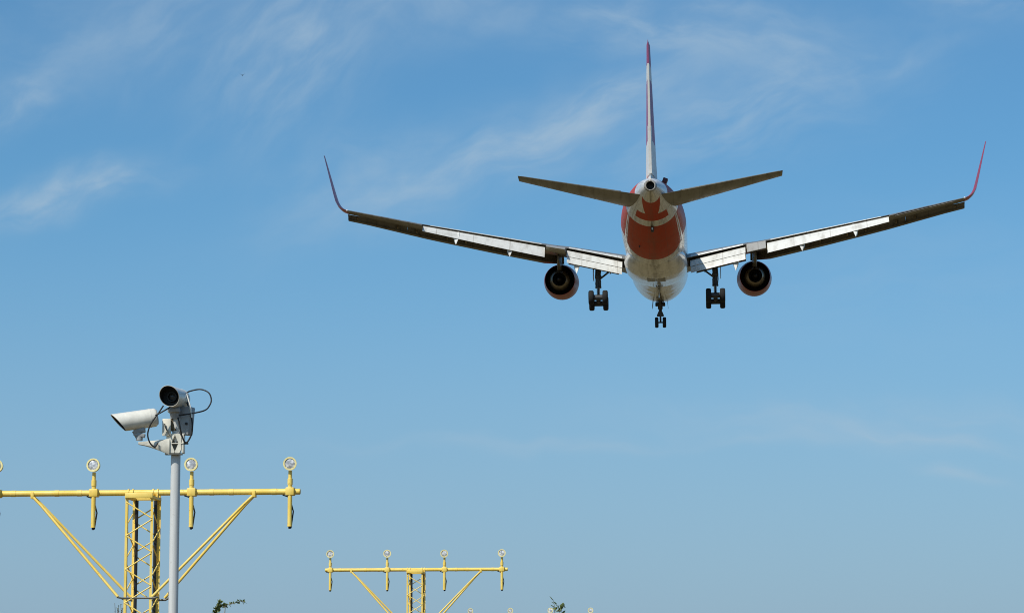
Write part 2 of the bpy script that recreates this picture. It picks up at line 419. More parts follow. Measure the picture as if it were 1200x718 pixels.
for sg in (-1, 1):
    b = MB(); e = .001
    for ya, yb, xu, xl in ((1.6, 7.15, .80, .69), (7.15 + e, 8.75, .80, .80), (8.75 + e, 18.2, .80, .70), (18.2 + e, 23.8, 1.0, 1.0)):
        b.loft([wring(y, sg, xu, xl) for y in lin(ya, yb, 9)])
    wing = b.build('wing', M['wing'], jet, 40)
    # blended winglet
    rings = []
    for k in range(15):
        t = k / 14
        # path in the (y, z) plane: quarter bend into a steep straight blade
        path = [(23.8, 2.08), (24.15, 2.20), (24.42, 2.44), (24.60, 2.80), (24.72, 3.3), (24.95, 4.4), (25.32, 6.15)]
        pk = t * (len(path) - 1); i = min(int(pk), len(path) - 2); fr = pk - i
        y = path[i][0] * (1 - fr) + path[i + 1][0] * fr; z = path[i][1] * (1 - fr) + path[i + 1][1] * fr
        j0, j1 = max(i - (fr < .5), 0), min(i + 1 + (fr >= .5), len(path) - 1)
        ty, tz = path[j1][0] - path[j0][0], path[j1][1] - path[j0][1]; l = math.hypot(ty, tz); ny, nz = -tz / l, ty / l
        h = max(0, z - 2.08) / 4.07
        c = 2.28 * (1 - h) ** .8 + .55 * h if h < .25 else 2.28 * .75 ** .8 + .1375 + (.62 - (2.28 * .75 ** .8 + .1375)) * (h - .25) / .75
        s0 = LE(23.8) + .55 * (y - 23.8) + h * 2.5 + (.10 * t)
        tt = .10
        rings.append([A(s0 + x * c, sg * (y + ny * zz * c), z + nz * zz * c) for x, zz in [(k2, af(k2, tt, True, .0)) for k2 in reversed(COS)] + [(k2, af(k2, tt, False, 0)) for k2 in COS[1:]]])
    b = MB(); b.loft(rings); b.build('winglet', M['red'], wing, 40)
    # flaps
    b = MB(); b.loft([flap_ring(y, sg, .775, af(.775, tcr(y), True) - .034, 1.05, R(28)) for y in lin(2.72, 7.1, 5)])
    fl = b.build('inboard_flap', M['flap'], wing, 50)
    b = MB()
    def aft(y):
        base = flap_ring(y, sg, .775, af(.775, tcr(y), True) - .034, 1.05, R(28)); p = base[0]
        i = inc(y) + R(44); pts = []
        for up_, ks in ((True, list(reversed(COS))), (False, COS[1:-1])):
            for k in ks:
                x, z = k * .74, af(k, .12, up_, .03) * .74
                pts.append((p[0], p[1] + .10 - (x * math.cos(i) + z * math.sin(i)), p[2] - .015 - x * math.sin(i) + z * math.cos(i)))
        return pts
    b.loft([aft(y) for y in lin(2.74, 7.08, 5)]); b.build('aft_flap', M['flap'], fl, 50)
    cf = lambda y: float(np.interp(y, [8.8, 13, 18.2], [1.50, 1.28, .80]))
    b = MB(); b.loft([flap_ring(y, sg, .775, af(.775, tcr(y), True) - .036, cf(y), R(34)) for y in lin(8.82, 18.15, 7)])
    b.build('outboard_flap', M['flap'], wing, 50)
    for ya, yb in ((2.75, 6.95), (9.1, 11.9), (11.93, 14.8), (14.83, 17.6)):
        b = MB(); b.loft([[wp(y, x, af(x, tcr(y), True) + dz_ / chord(y), sg) for x, dz_ in ((.66, .004), (.70, .022), (.80, .022), (.802, -.006), (.66, -.02))] for y in lin(ya, yb, 5)]); b.build('spoiler', M['flap'], wing, 0)
    # drooped inboard aileron behind the engine and the outboard aileron
    b = MB(); b.loft([[wp(y, x, z, sg) for x, z in ((.80, af(.80, .11, True) + .004), (1.0, -.060 if sg > 0 else .012), (1.0, -.066 if sg > 0 else .006), (.80, -.036))] for y in lin(7.22, 8.7, 3)]); b.build('inboard_aileron', M['aileron'], wing, 0)
    b = MB(); b.loft([[wp(y, x, z, sg) for x, z in ((.78, af(.78, .1, True) + .004), (1.004, .004 - (.028 if sg > 0 else 0)), (1.004, -.004 - (.028 if sg > 0 else 0)), (.78, af(.78, .1, False) - .003))] for y in lin(18.6, 23.0, 4)]); b.build('outboard_aileron', M['wing'], wing, 0)
    for ya, yb in ((2.6, 7.12), (8.78, 18.17)):  # dark strips in the flap slots, the shade under the wing lip put in as colour
        b = MB(); b.loft([[wp(y, .697, af(.69, tcr(y), True) - .018, sg), wp(y, .697, af(.69, tcr(y), False) + .004, sg), wp(y, .693, af(.69, tcr(y), False) + .004, sg), wp(y, .693, af(.69, tcr(y), True) - .018, sg)] for y in lin(ya, yb, 8)]); b.build('flap_cove_shade', M['coveshade'], wing, 0)
    # slats in panels
    for ya, yb in ((3.2, 7.25), (7.6, 12.4), (12.41, 15.9), (15.91, 19.6), (19.61, 23.95)):
        b = MB(); b.loft([slat_ring(y, sg) for y in lin(ya, yb, 4)]); sl = b.build('slat', M['slat'], wing, 45)
        for y in (ya + .7, yb - .7):
            c = chord(y); b = MB(); b.loft([[wp(y + w_, x, z - dz_ / c, sg) for w_, dz_ in ((-.05, 0), (.05, 0), (.05, .16), (-.05, .16))] for x, z in ((.09, -.035), (.04, -.045), (.0, -.075))]); b.build('slat_track', M['core'], sl, 0)
    # flap track fairings
    for y, L_, w_ in ((6.3, 3.0, .30), (11.5, 2.35, .27), (15.6, 1.95, .24)):
        i0 = inc(y); p0 = Vector(wp(y, .66, af(.66, tcr(y), False) + .01, sg)); rings = []
        for k in range(13):
            t = k / 12; d = i0 + R(8) + R(34) * min(1, max(0, (t - .15) / .35)); 
            if k: p0 = p0 + Vector((0, -math.cos(d), -math.sin(d))) * (L_ / 12)
            r = max(.02, math.sin(math.pi * min(1, t * 1.02 + .02)) ** .6)
            up_ = Vector((0, -math.sin(d), math.cos(d)))
            sec = ((-1, .3), (-.9, .9), (0, 1), (.9, .9), (1, .3), (.35, -.9), (-.55, -1.5), (-.9, -1.3))
            r *= (1 if t < .6 else 1 - (t - .6) * .9)
            rings.append([p0 + Vector((-sg * w_ * r * x_, 0, 0)) + up_ * (.26 * r * z_ * (1 if L_ > 3 else .85)) for x_, z_ in sec])
        b = MB(); b.loft(rings); b.build('flap_track_fairing', M['flap'], wing, 50)
    b = MB(); b.lathe([(0, .02), (.05, .07), (.2, .08), (.3, .03)], wp(23.75, .95, .0, sg), (0, -1, 0), 10); b.build('navigation_light', M['lampglass'], wing)

# ---- tailplane and fin
for sg in (-1, 1):
    def hring(t):
        y = .75 + (9.4 - .75) * t; c = 6.1 + (2.05 - 6.1) * t; s = 45.9 + (52.55 - 45.9) * t; z = .72 + .155 * (y - .75); i = R(-2.2)
        pts = []
        for x, zz in [(k, af(k, .10, True, -.01)) for k in reversed(COS)] + [(k, af(k, .10, False, -.01)) for k in COS[1:]]:
            x *= c; zz *= c; pts.append(A(s + x * math.cos(i) + zz * math.sin(i), sg * y, z - x * math.sin(i) + zz * math.cos(i)))
        return pts
    b = MB(); b.loft([hring(t) for t in lin(0, 1, 9)]); tp = b.build('tailplane', M['wing'], jet, 40)
    b = MB()
    def ering(t):
        y = .75 + (9.4 - .75) * t; c = 6.1 + (2.05 - 6.1) * t; s = 45.9 + (52.55 - 45.9) * t; z = .72 + .155 * (y - .75); i = R(-2.2)
        return [A(s + x * c * math.cos(i), sg * y, z - x * c * math.sin(i) + q * c) for x, q in ((.70, .042), (1.012, .008), (1.012, -.006), (.70, -.0435))]
    b.loft([ering(t) for t in lin(.16, .97, 3)]); b.build('elevator', M['wing'], tp, 0)
def vring(t, x0=0, x1=1, ex=1.0):
    z = 1.9 + (11.83 - 1.9) * t; c = 8.6 + (2.9 - 8.6) * t; s = 43.2 + (51.35 - 43.2) * t; th = .105 + (.085 - .105) * t
    ks = [x0 + (x1 - x0) * k for k in COS]
    return [A(s + k * c, af(k, th, True, 0) * c * ex, z) for k in reversed(ks)] + [A(s + k * c, -af(k, th, True, 0) * c * ex, z) for k in ks[1:]]
b = MB(); b.loft([vring(t) for t in lin(0, .985, 9)] + [vring(1.0, .05, .97, .3)]); fin = b.build('fin', M['fin'], jet, 40)
b = MB(); b.loft([[A(43.2 + 8.15 * t + x * (8.6 - 5.7 * t), w_ * (8.6 - 5.7 * t), 1.9 + 9.93 * t) for x, w_ in ((.68, .036), (1.01, .013), (1.01, -.013), (.68, -.036))] for t in (.06, .5, .97)]); b.build('rudder', M['fin'], fin, 0)

# ---- engines
for sg in (-1, 1):
    ey, ez = 7.93 * sg, -2.22; ax = Vector((0, -1, -.035)); o_ = lambda s: A(s, ey, ez + .02 * 0)
    b = MB(); b.lathe([(.9, 1.0), (.35, 1.07), (.08, 1.12), (0, 1.19), (.1, 1.27), (.5, 1.37), (1.3, 1.42), (2.4, 1.42), (3.4, 1.38), (4.5, 1.28), (5.0, 1.225), (5.0, 1.205), (4.2, 1.22), (3.2, 1.22), (2.4, 1.20)], A(19.6, ey, ez), ax, 56, caps=(False, False))
    en = b.build('engine', M['nacelle'], jet, 50)
    b = MB(); b.lathe([(4.98, 1.204), (4.0, 1.19), (3.0, 1.16), (2.6, 1.12), (2.6, .2)], A(19.6, ey, ez), ax, 56, caps=(False, False)); b.build('fan_duct', M['dark'], en)
    b = MB(); b.lathe([(2.6, .86), (3.6, .90), (4.4, .88), (5.2, .78), (6.1, .585), (6.15, .56), (6.1, .53)], A(19.6, ey, ez), ax, 48, caps=(False, False)); b.build('core_cowl', M['core'], en, 50)
    b = MB(); b.lathe([(6.12, .535), (5.2, .55), (4.6, .54), (4.6, .3)], A(19.6, ey, ez), ax, 48, caps=(False, False)); b.build('exhaust_nozzle', M['dark'], en)
    b = MB(); b.lathe([(4.6, .34), (5.2, .32), (5.9, .22), (6.35, .10), (6.45, .01)], A(19.6, ey, ez), ax, 32); b.build('exhaust_cone', M['hot'], en)
    b = MB(); b.lathe([(.95, .01), (1.0, .12), (1.5, .36), (1.6, .36), (1.6, 1.02), (1.7, 1.02)], A(19.6, ey, ez), ax, 40); b.build('fan', M['hot'], en)
    # pylon
    rings = []
    for s_, zt_, zb_, w_ in ((20.6, -1.05, -1.35, .08), (22.0, -.72, -1.5, .17), (24.3, -.40, -1.75, .19), (25.6, -.5, -1.70, .16), (26.6, -.6, -1.40, .11), (27.4, -.7, -1.0, .05)):
        rings.append([A(s_, ey + w_ * x, zb_ + (zt_ - zb_) * z) for x, z in ((-1, .1), (-.5, 0), (.5, 0), (1, .1), (1, .9), (.6, 1), (-.6, 1), (-1, .9))])
    b = MB(); b.loft(rings); b.build('pylon', M['slat'], en, 30)

# ---- undercarriage
def wheel(parent, c, r, w, ax=(1, 0, 0)):
    b = MB(); b.lathe([(-w / 2, r * .55), (-w / 2, r * .80), (-w * .44, r * .92), (-w * .28, r * .985), (0, r), (w * .28, r * .985), (w * .44, r * .92), (w / 2, r * .80), (w / 2, r * .55)], c, ax, 28, caps=(False, False))
    t = b.build('wheel', M['tyre'], parent, 50)
    b = MB(); b.lathe([(-w * .40, .04), (-w * .40, r * .45), (-w * .46, r * .56), (w * .46, r * .56), (w * .40, r * .45), (w * .40, .04)], c, ax, 20); b.build('wheel_hub', M['gear'], t)
for sg in (-1, 1):
    gy = 4.68 * sg; top = A(28.00, gy - .02 * sg, -1.0); bc = Vector(A(28.20, gy, -4.46)); tilt = R(15)
    b = MB(); b.tube([top, A(28.10, gy, -2.2), A(28.15, gy, -3.35)], [.24, .22, .20], 16); b.tube([A(28.15, gy, -3.35), A(28.16, gy, -3.45)], .25, 16)
    b.tube([A(27.80, gy - .28 * sg, -1.1), A(28.12, gy - .08 * sg, -2.9)], .07, 8); b.tube([A(26.90, gy, -1.2), A(28.05, gy, -2.6)], .09, 8)
    b.tube([A(28.30, gy + .22 * sg, -1.2), A(28.32, gy + .2 * sg, -2.0), A(28.30, gy + .25 * sg, -2.9), A(28.30, gy + .18 * sg, -3.5)], .025, 6)
    b.box(A(28.15, gy, -2.55), (.52, .42, .26), bev=.05); b.box(A(28.35, gy - .15 * sg, -3.1), (.18, .16, .5), bev=.03)
    gr = b.build('main_landing_gear', M['gear'], jet, 40)
    b = MB(); b.tube([A(28.16, gy, -3.4), tuple(bc)], .135, 16); b.build('oleo_piston', M['gearmetal'], gr)
    b = MB(); b.tube([A(28.10, gy - .1 * sg, -2.75), A(28.10, gy - 1.05 * sg, -2.02)], .075, 8); b.tube([A(28.10, gy - 1.05 * sg, -2.02), A(28.10, gy - 1.95 * sg, -1.78)], .085, 8)
    b.tube([A(28.10, gy - .15 * sg, -1.9), A(28.10, gy - 1.2 * sg, -1.98)], .04, 6); b.tube([A(28.00, gy - 1.5 * sg, -1.85), A(28.00, gy - 1.62 * sg, -2.25)], .035, 6); b.build('side_brace', M['gear'], gr)
    b = MB(); b.tube([A(28.45, gy, -3.35), A(28.75, gy, -3.85), A(28.42, gy, -4.35)], .07, 6); b.build('torque_link', M['gear'], gr)
    d = Vector((0, math.cos(tilt), -math.sin(tilt))); b = MB(); b.tube([bc - d * .82, bc, bc + d * .82], .13, 12)
    b.box(bc + Vector((0, 0, .02)), (.34, .5, .4), bev=.06)
    for k in (-1, 1):
        c = bc + d * .71 * k; b.tube([c - Vector((.72, 0, 0)), c + Vector((.72, 0, 0))], .085, 10)
        b.tube([c - Vector((.36, 0, 0)), c + Vector((.36, 0, 0))], .22, 14)
    bo = b.build('bogie_beam', M['gear'], gr, 40)
    for k in (-1, 1):
        for q in (-1, 1): wheel(bo, bc + d * .71 * k + Vector((.56 * q, 0, 0)), .575, .42)
    b = MB(); b.loft([[A(s_, gy + .42 * sg + dx_, z_) for s_, z_ in ((26.9, -1.3), (28.3, -1.2), (28.3, -2.65), (27.3, -2.8))] for dx_ in (0, .045)]); b.build('gear_door', M['wing'], gr, 0)
b = MB(); b.tube([A(7.4, 0, -2.4), A(7.3, 0, -3.75)], .15, 14); b.tube([A(8.9, 0, -2.65), A(7.35, 0, -3.5)], .07, 8)
b.box(A(7.5, 0, -3.0), (.86, .2, .34), bev=.06); b.box(A(7.45, 0, -3.28), (.42, .25, .3), bev=.05); b.tube([A(7.5, -.34, -2.75), A(7.5, .34, -2.75)], .06, 8)
ng = b.build('nose_landing_gear', M['gear'], jet, 40)
b = MB(); b.tube([A(7.3, 0, -3.7), A(7.2, 0, -4.56)], .085, 12); b.tube([A(7.2, -.4, -4.56), A(7.2, .4, -4.56)], .065, 10); b.build('oleo_piston', M['gear'], ng)
b = MB(); b.loft([[A(7.62, x * .13, z) for x, z in ((-1.2, -3.62), (1.2, -3.62), (2.4, -3.98), (2.2, -4.08), (-2.2, -4.08), (-2.4, -3.98))], [A(7.74, x * .13, z) for x, z in ((-1.2, -3.62), (1.2, -3.62), (2.4, -3.98), (2.2, -4.08), (-2.2, -4.08), (-2.4, -3.98))]]); b.build('torque_link', M['gear'], ng, 0)
for q in (-1, 1):
    wheel(ng, A(7.2, .335 * q, -4.56), .47, .31)
    b = MB(); b.loft([[A(s_, q * x, z) for x, z in ((.60, -2.62), (.63, -2.62), (.70, -3.28), (.67, -3.28))] for s_ in (6.2, 8.4)]); b.build('gear_door', M['wing'], ng, 0)
    b = MB(); b.lathe([(0, .02), (.05, .10), (.18, .12), (.22, .12)], A(7.1, q * .33, -3.02), (0, 1, 0), 14); b.build('taxi_light', M['gearmetal'], ng)

# ------------------------------------------------------------------ approach light masts
def yellowb(b):
    t = node('ShaderNodeTexCoord'); q = node('ShaderNodeSeparateXYZ'); lk(t.outputs['Object'], q.inputs[0])
    x, y, z = (X(o) for o in q.outputs)
    fade = noise(t.outputs['Object'], 3.0, 4, .6); streak = noise(comb(x * 30.0, y * 30.0, z * 2.0), 1.0, 4, .6); rust = noise(t.outputs['Object'], 17.0, 5, .7)
    c = mix(fade.smooth(.35, .7), (.88, .65, .16), (.83, .56, .085)); c = mix(streak.smooth(.52, .8) * .45, c, (.42, .30, .08)); c = mix(rust.smooth(.62, .72) * .7, c, (.16, .06, .02))
    lk(c, b.inputs['Base Color']); lk(fade * .3 + .32, b.inputs['Roughness'])
M['yellow'] = mat('yellow_paint', builder=yellowb)
M['paleyellow'] = mat('pale_yellow_paint', (.84, .72, .32), .4, var=.1, vscale=20)
M['black'] = mat('black_cable', (.012, .012, .012), .6)
M['steel'] = mat('zinc_bracket', (.10, .10, .08), .5, var=.3, vscale=30)
M['reflector'] = mat('lamp_reflector', (.9, .9, .9), .30, metal=1)
def glassb(b):
    nt = X.nt; f = node('ShaderNodeFresnel'); f.inputs[0].default_value = 1.5
    t = node('ShaderNodeBsdfTransparent'); gl = node('ShaderNodeBsdfGlossy'); gl.inputs['Roughness'].default_value = .03
    m_ = node('ShaderNodeMixShader'); lk(f.outputs[0], m_.inputs[0]); lk(t.outputs[0], m_.inputs[1]); lk(gl.outputs[0], m_.inputs[2])
    lk(m_.outputs[0], nt.nodes['Material Output'].inputs['Surface'])
def prism(b):
    t = node('ShaderNodeTexCoord'); q = node('ShaderNodeSeparateXYZ'); lk(t.outputs['Object'], q.inputs[0])
    x, y, z = (X(o) for o in q.outputs)
    n = noise(comb(x * 22.0, y * 6.0, z * 22.0), 1.0, 3, .5)
    bp_ = node('ShaderNodeBump'); bp_.inputs['Strength'].default_value = .35; bp_.inputs['Distance'].default_value = .01; lk(n, bp_.inputs['Height']); lk(bp_.outputs[0], b.inputs['Normal'])
    lk(mix(n.smooth(.42, .62), (.32, .33, .35), (.74, .75, .77)), b.inputs['Base Color'])
M['prism'] = mat('pressed_glass_lens', (.8, .8, .8), .12, coat=.6, builder=prism)
M['glass'] = mat('clear_glass', builder=glassb)
def build_mast(HB):
    root = empty('approach_light_mast'); Y = M['yellow']; wx, wy = .195, .25
    b = MB()
    for sx in (-1, 1):
        for sy in (-1, 1):
            w_ = .036 if sy < 0 else .045
            x, y = sx * wx, sy * wy
            b.box((x, y, (HB - .08) / 2), (w_, .006, HB - .08)); b.box((x - sx * w_ / 2, y - sy * .021, (HB - .08) / 2), (.006, .034, HB - .08))
    n = 11; st = .5
    for face in range(4):
        for k in range(n):
            z1 = HB - .16 - k * st; off = 0 if face in (0, 2) else .12
            for za, zb, fl in ((z1 - off, z1 - .24 - off, 1), (z1 - .26 - off, z1 - .50 - off, -1)):
                if zb < .05: continue
                if face == 0: p, q = (-wx * fl, -wy - .004, za), (wx * fl, -wy - .004, zb)
                elif face == 2: p, q = (wx * fl, wy - .008, za), (-wx * fl, wy - .008, zb)
                elif face == 1: p, q = (wx + .004, -wy * fl, za), (wx + .004, wy * fl, zb)
                else: p, q = (-wx - .004, wy * fl, za), (-wx - .004, -wy * fl, zb)
                b.tube([p, q], .0105, 6)
    lat = b.build('lattice_tower', Y, root, 30)
    b = MB(); b.box((0, 0, .06), (.7, .8, .12), bev=.02); b.build('base_plate', M['steel'], root)
    b = MB()
    b.tube([(-2.39, 0, HB), (2.39, 0, HB)], .045, 16)
    for x in (-2.0, -1.33, -.98, 1.05, 1.35, 2.0): b.tube([(x - .035, 0, HB), (x + .035, 0, HB)], .0485, 16)
    b.tube([(2.39, 0, HB), (2.398, 0, HB)], .040, 16)
    bar = b.build('crossbar', Y, root, 40)
    b = MB(); b.box((0, -wy - .03, HB - .06), (.42, .035, .075), bev=.006); b.box((0, wy + .01, HB - .06), (.42, .035, .075), bev=.006)
    for sx in (-1, 1):
        b.box((sx * .19, 0, HB - .082), (.05, 2 * wy + .08, .05), bev=.006)
        for dx in (-.035, .035): b.tube([(sx * .19 + dx - .012, 0, HB), (sx * .19 + dx + .012, 0, HB)], .058, 14)
        for dx in (-.035, .035): b.box((sx * .19 + dx, 0, HB - .05), (.018, .11, .05), bev=.004)
    b.build('head_bracket', Y, root, 35)
    for sx in (-1, 1):
        b = MB(); b.tube([(.20 * sx, wy, HB - 1.60), (.31 * sx, wy, HB - 1.60), (.36 * sx, wy, HB - 1.57)], .018, 6); b.build('brace_bracket', M['steel'], root)
    b = MB(); b.tube([(-.31, -wy - .02, HB - 1.575), (-.24, -wy, HB - 1.59), (.24, -wy, HB - 1.59), (.31, -wy - .02, HB - 1.575)], .015, 6); b.build('brace_bracket', M['steel'], root)
    for sx in (-1, 1):
        for sy in (-1, 1):
            b = MB(); x1 = (.22 if sy < 0 else .30) if sx > 0 else (.30 if sy < 0 else .21)
            b.tube([(sx * 1.70, sy * .03, HB - .045), (sx * (1.55), sy * (.06), HB - .19), (sx * x1, sy * wy, HB - 1.57)], .021, 10); b.build('diagonal_brace', Y, root)
    for sx in (-1, 1):
        b = MB(); b.box((sx * 1.70, 0, HB - .03), (.05, .11, .10), bev=.006); b.build('brace_clamp', Y, root)
    for sx in (-1, 1):
        b = MB(); b.tube([(sx * wx - sx * .05, wy - .04, HB - .1), (sx * wx - sx * .05, wy - .04, .1)], .026, 8); b.build('cable_conduit', M['black'], root)
    for i in range(4):
        x = -2.25 + 1.5 * i
        b = MB(); b.tube([(x, -.055, HB - .52), (x, -.055, HB - .08), (x, -.055, HB + .10)], .034, 12); b.tube([(x, -.055, HB + .10), (x, -.055, HB + .19)], .040, 12); b.tube([(x, -.055, HB + .19), (x, -.055, HB + .31)], .028, 12)
        b.box((x, -.02, HB), (.13, .15, .12), bev=.012)
        b.tube([(x, -.055, HB - .525), (x, -.055, HB - .51)], .037, 12)
        h = b.build('lamp_holder', Y, root, 40)
        b = MB(); b.tube([(x, -.055, HB - .56), (x, -.055, HB - .52)], [.018, .022], 10); b.build('cable_gland', M['black'], h)
        b = MB(); b.tube([(x - .12, .0, HB - .048), (x - .04, .0, HB - .075), (x + .012, -.02, HB - .17), (x + .05, -.03, HB - .30), (x + .02, -.055, HB - .55)], .011, 6); b.build('lamp_cable', M['black'], h)
        zc = HB + .41; yc = -.055; ax_ = (rnd.uniform(-.09, .09), 1, rnd.uniform(-.07, .05))
        b = MB(); b.lathe([(.06, .02), (.05, .065), (-.0, .095), (-.06, .102), (-.075, .102), (-.075, .079), (-.05, .079)], (x, yc, zc), ax_, 28, caps=(True, False)); b.build('lamp_housing', M['paleyellow'], h, 35)
        b = MB(); b.lathe([(.045, .012), (.035, .04), (.01, .060), (-.03, .074), (-.055, .0795)], (x, yc, zc), ax_, 24, caps=(True, False)); b.lathe([(.04, .014), (-.02, .014), (-.028, .008)], (x, yc, zc), ax_, 10); b.build('lamp_reflector', M['reflector'], h, 30)
        b = MB(); b.lathe([(-.060, .079), (-.068, .062), (-.073, .036), (-.075, .005)], (x, yc, zc), ax_, 24, caps=(False, True)); b.build('lamp_lens', M['prism'], h, 60)
    return root
MY = R(5.65)
spots = [((168, 577), 42.9), ((487.6, 667), 74.0), ((622, 728), 106.0)]
labels_ = labels = ['tall yellow lattice approach light mast nearest the camera pole, three of its lamps in view', 'middle-distance yellow approach light mast with a full row of four lamps in view', 'farthest approach light mast, only its lamp tops showing at the bottom edge']
for i, ((px, py), d) in enumerate(spots):
    p = at(px, py, d); o = build_mast(p.z); o.location = (p.x, p.y, 0); o.rotation_euler = (0, 0, -MY)
    tag(o, labels[i], 'light mast', 'approach light masts')

# ------------------------------------------------------------------ camera pole
def poleb(b):
    t = node('ShaderNodeTexCoord'); q = node('ShaderNodeSeparateXYZ'); lk(t.outputs['Object'], q.inputs[0])
    x, y, z = (X(o) for o in q.outputs)
    n = noise(comb(x * 40.0, y * 40.0, z * 1.6), 1.0, 5, .65); m_ = noise(t.outputs['Object'], 26.0, 4, .6)
    c = mix(n.smooth(.4, .75) * .6, (.62, .62, .60), (.42, .42, .40)); c = mix(m_.smooth(.6, .7) * .3, c, (.34, .31, .27)); lk(c, b.inputs['Base Color']); lk(n * .3 + .3, b.inputs['Roughness'])
M['polepaint'] = mat('galvanised_pole', metal=.05, builder=poleb)
M['camwhite'] = mat('cream_enamel', (.74, .71, .62), .35, coat=.2, var=.09, vscale=16)
M['camgrey'] = mat('grey_enamel', (.34, .35, .35), .45, var=.1, vscale=12)
M['cream'] = mat('cream_casting', (.76, .72, .60), .4, var=.15, vscale=18)
D = 25.0
pole = empty('camera_pole'); pt = at(206, 531, D); pole.location = (pt.x, pt.y, 0)
tag(pole, 'slim grey metal pole carrying two white tubular security cameras and looping cables', 'camera pole')
inv = Vector((pt.x, pt.y, 0))
def L(px, py, dd=0.0): return at(px, py, D + dd) - inv
b = MB(); b.tube([(0, 0, 0), (0, 0, pt.z + .02)], .0425, 24); b.tube([(0, 0, pt.z), tuple(L(207, 484))], .036, 20); pl = b.build('pole', M['polepaint'], pole, 40)
b = MB(); b.box((0, 0, .015), (.24, .24, .03), bev=.005); b.build('base_plate', M['polepaint'], pole)
# vee clamp with diamond openings
zc0 = L(206, 520).z
b = MB()
def poly(pts, y0, y1): b.loft([[(x, y0, z) for x, z in pts], [(x, y1, z) for x, z in pts]])
for sz in (-1, 1):
    poly([(-.075, sz * .004), (-.030, sz * .004), (-.003, sz * .068), (-.003, sz * .085), (-.048, sz * .085), (-.075, sz * .055)], -.085, -.045)
    poly([(.030, sz * .004), (.055, sz * .004), (.055, sz * .055), (.040, sz * .085), (.003, sz * .085), (.003, sz * .068)], -.085, -.045)
b.box((0, -.08, 0), (.15, .012, .008))
b.box((.068, -.02, 0), (.018, .12, .165), bev=.003); b.box((-.070, -.02, 0), (.012, .12, .15), bev=.003)
for v in range(len(b.v)): b.v[v] = (b.v[v][0], b.v[v][1], b.v[v][2] + zc0)
cl_ = b.build('clamp', M['cream'], pole, 30)
b = MB()
for z in (-.0, ): b.tube([(-.12, -.05, zc0), (.115, -.05, zc0)], .007, 8)
b.box((-.01, -.062, zc0 - .094), (.15, .06, .012)); b.box((-.005, -.044, zc0), (.06, .01, .14)); b.build('clamp_bolt', M['steel'], cl_)
# tapering arm to the left
a0, a1 = L(199, 521.5, -.06), L(162.5, 519, -.12)
rings = []
for t in lin(0, 1, 8):
    p = a0.lerp(a1, t); hh = (.058 * (1 - t) ** 1.4 + .013); rings.append([p + Vector((0, w * (.030 - .008 * t), z * hh - .045 * (1 - t) ** 1.6 * .3)) for w, z in ((-1, -.7), (-.7, -1), (.7, -1), (1, -.7), (1, .7), (.7, 1), (-.7, 1), (-1, .7))])
b = MB(); b.loft(rings); b.build('bracket_arm', M['cream'], pole, 40)
b = MB(); c0 = L(195.3, 500.5, -.055); b.box(c0, (.075, .03, .15), bev=.006); b.build('mounting_plate', M['cream'], pole)
b = MB(); b.tube([c0 + Vector((-.015, -.03, .03)), c0 + Vector((-.008, -.03, -.0)), c0 + Vector((.03, -.03, -.075))], .006, 6); b.build('plate_hook', M['steel'], pole)
c1 = L(218, 493, .02); b = MB(); b.box(c1, (.115, .10, .25), Matrix.Rotation(R(-18), 3, 'Z') @ Matrix.Rotation(R(5), 3, 'Y'), .012); jb = b.build('junction_box', M['camgrey'], pole)
b = MB(); b.tube([c1 + Vector((.01, -.052, -.03)), c1 + Vector((.01, -.07, -.03))], .012, 10); b.build('lock', M['black'], jb)
b = MB(); b.box(L(204, 497, .0), (.055, .06, .12), bev=.006); b.build('pan_motor', mat('brown_grease_metal', (.14, .10, .05), .5, var=.5, vscale=20), pole)
b = MB(); b.tube([tuple(L(205.5, 489)), tuple(L(205, 476, -.02))], .047, 16); b.box(L(204.5, 481, -.02), (.11, .12, .035), bev=.006); b.build('camera_mount', M['camgrey'], pole, 40)

def security_camera(center, direction, length, rad, roll_up=(0, 0, 1)):
    """tube camera with a visor cut on the slant; direction points where it looks"""
    F = frame(direction, roll_up); c = Vector(center); n = 40
    def P(x, y, z): return c + F @ Vector((x, y, z))
    def ring(y, r, slant=0): return [P(r * math.cos(t), y + slant * math.sin(t), r * math.sin(t)) for t in (2 * math.pi * k / n for k in range(n))]
    h = length / 2; b = MB()
    b.loft([ring(-h, .01), ring(-h, rad * .90), ring(-h + .008, rad * .97), ring(-h + .02, rad), ring(0, rad), ring(h - .05, rad, .045), ring(h, rad, .055), ring(h, rad * .955, .055), ring(h - .12, rad * .955), ring(h - .12, .01)], caps=(False, False))
    o = b.build('security_camera', M['camwhite'], pole, 40)
    b = MB(); b.loft([ring(h - .006, rad * .95, .054), ring(h - .112, rad * .95), ring(h - .112, .005)], caps=(False, True)); b.build('visor_lining', M['dark'], o, 50)
    b = MB(); b.loft([ring(h - .11, rad * .55), ring(h - .085, rad * .50), ring(h - .085, rad * .36)], caps=(False, False)); b.build('lens_barrel', M['black'], o, 40)
    b = MB(); b.loft([ring(h - .095, rad * .37), ring(h - .086, rad * .2), ring(h - .084, .002)], caps=(False, True)); b.build('lens', M['glass'], o, 60)
    b = MB(); b.loft([ring(-h - .010, .01), ring(-h - .010, rad * .8), ring(-h + .004, rad * .86)], caps=(False, False)); b.build('rear_cap', M['camgrey'], o, 40)
    b = MB(); b.loft([ring(-h + .05, rad * 1.008), ring(-h + .05, rad * 1.02), ring(-h + .062, rad * 1.02), ring(-h + .062, rad * 1.008)], caps=(False, False)); b.build('housing_band', M['camwhite'], o, 30)
    return o
ca = security_camera(L(160.8, 491.8, -.10), (-.95, -.24, -.165), .335, .082)
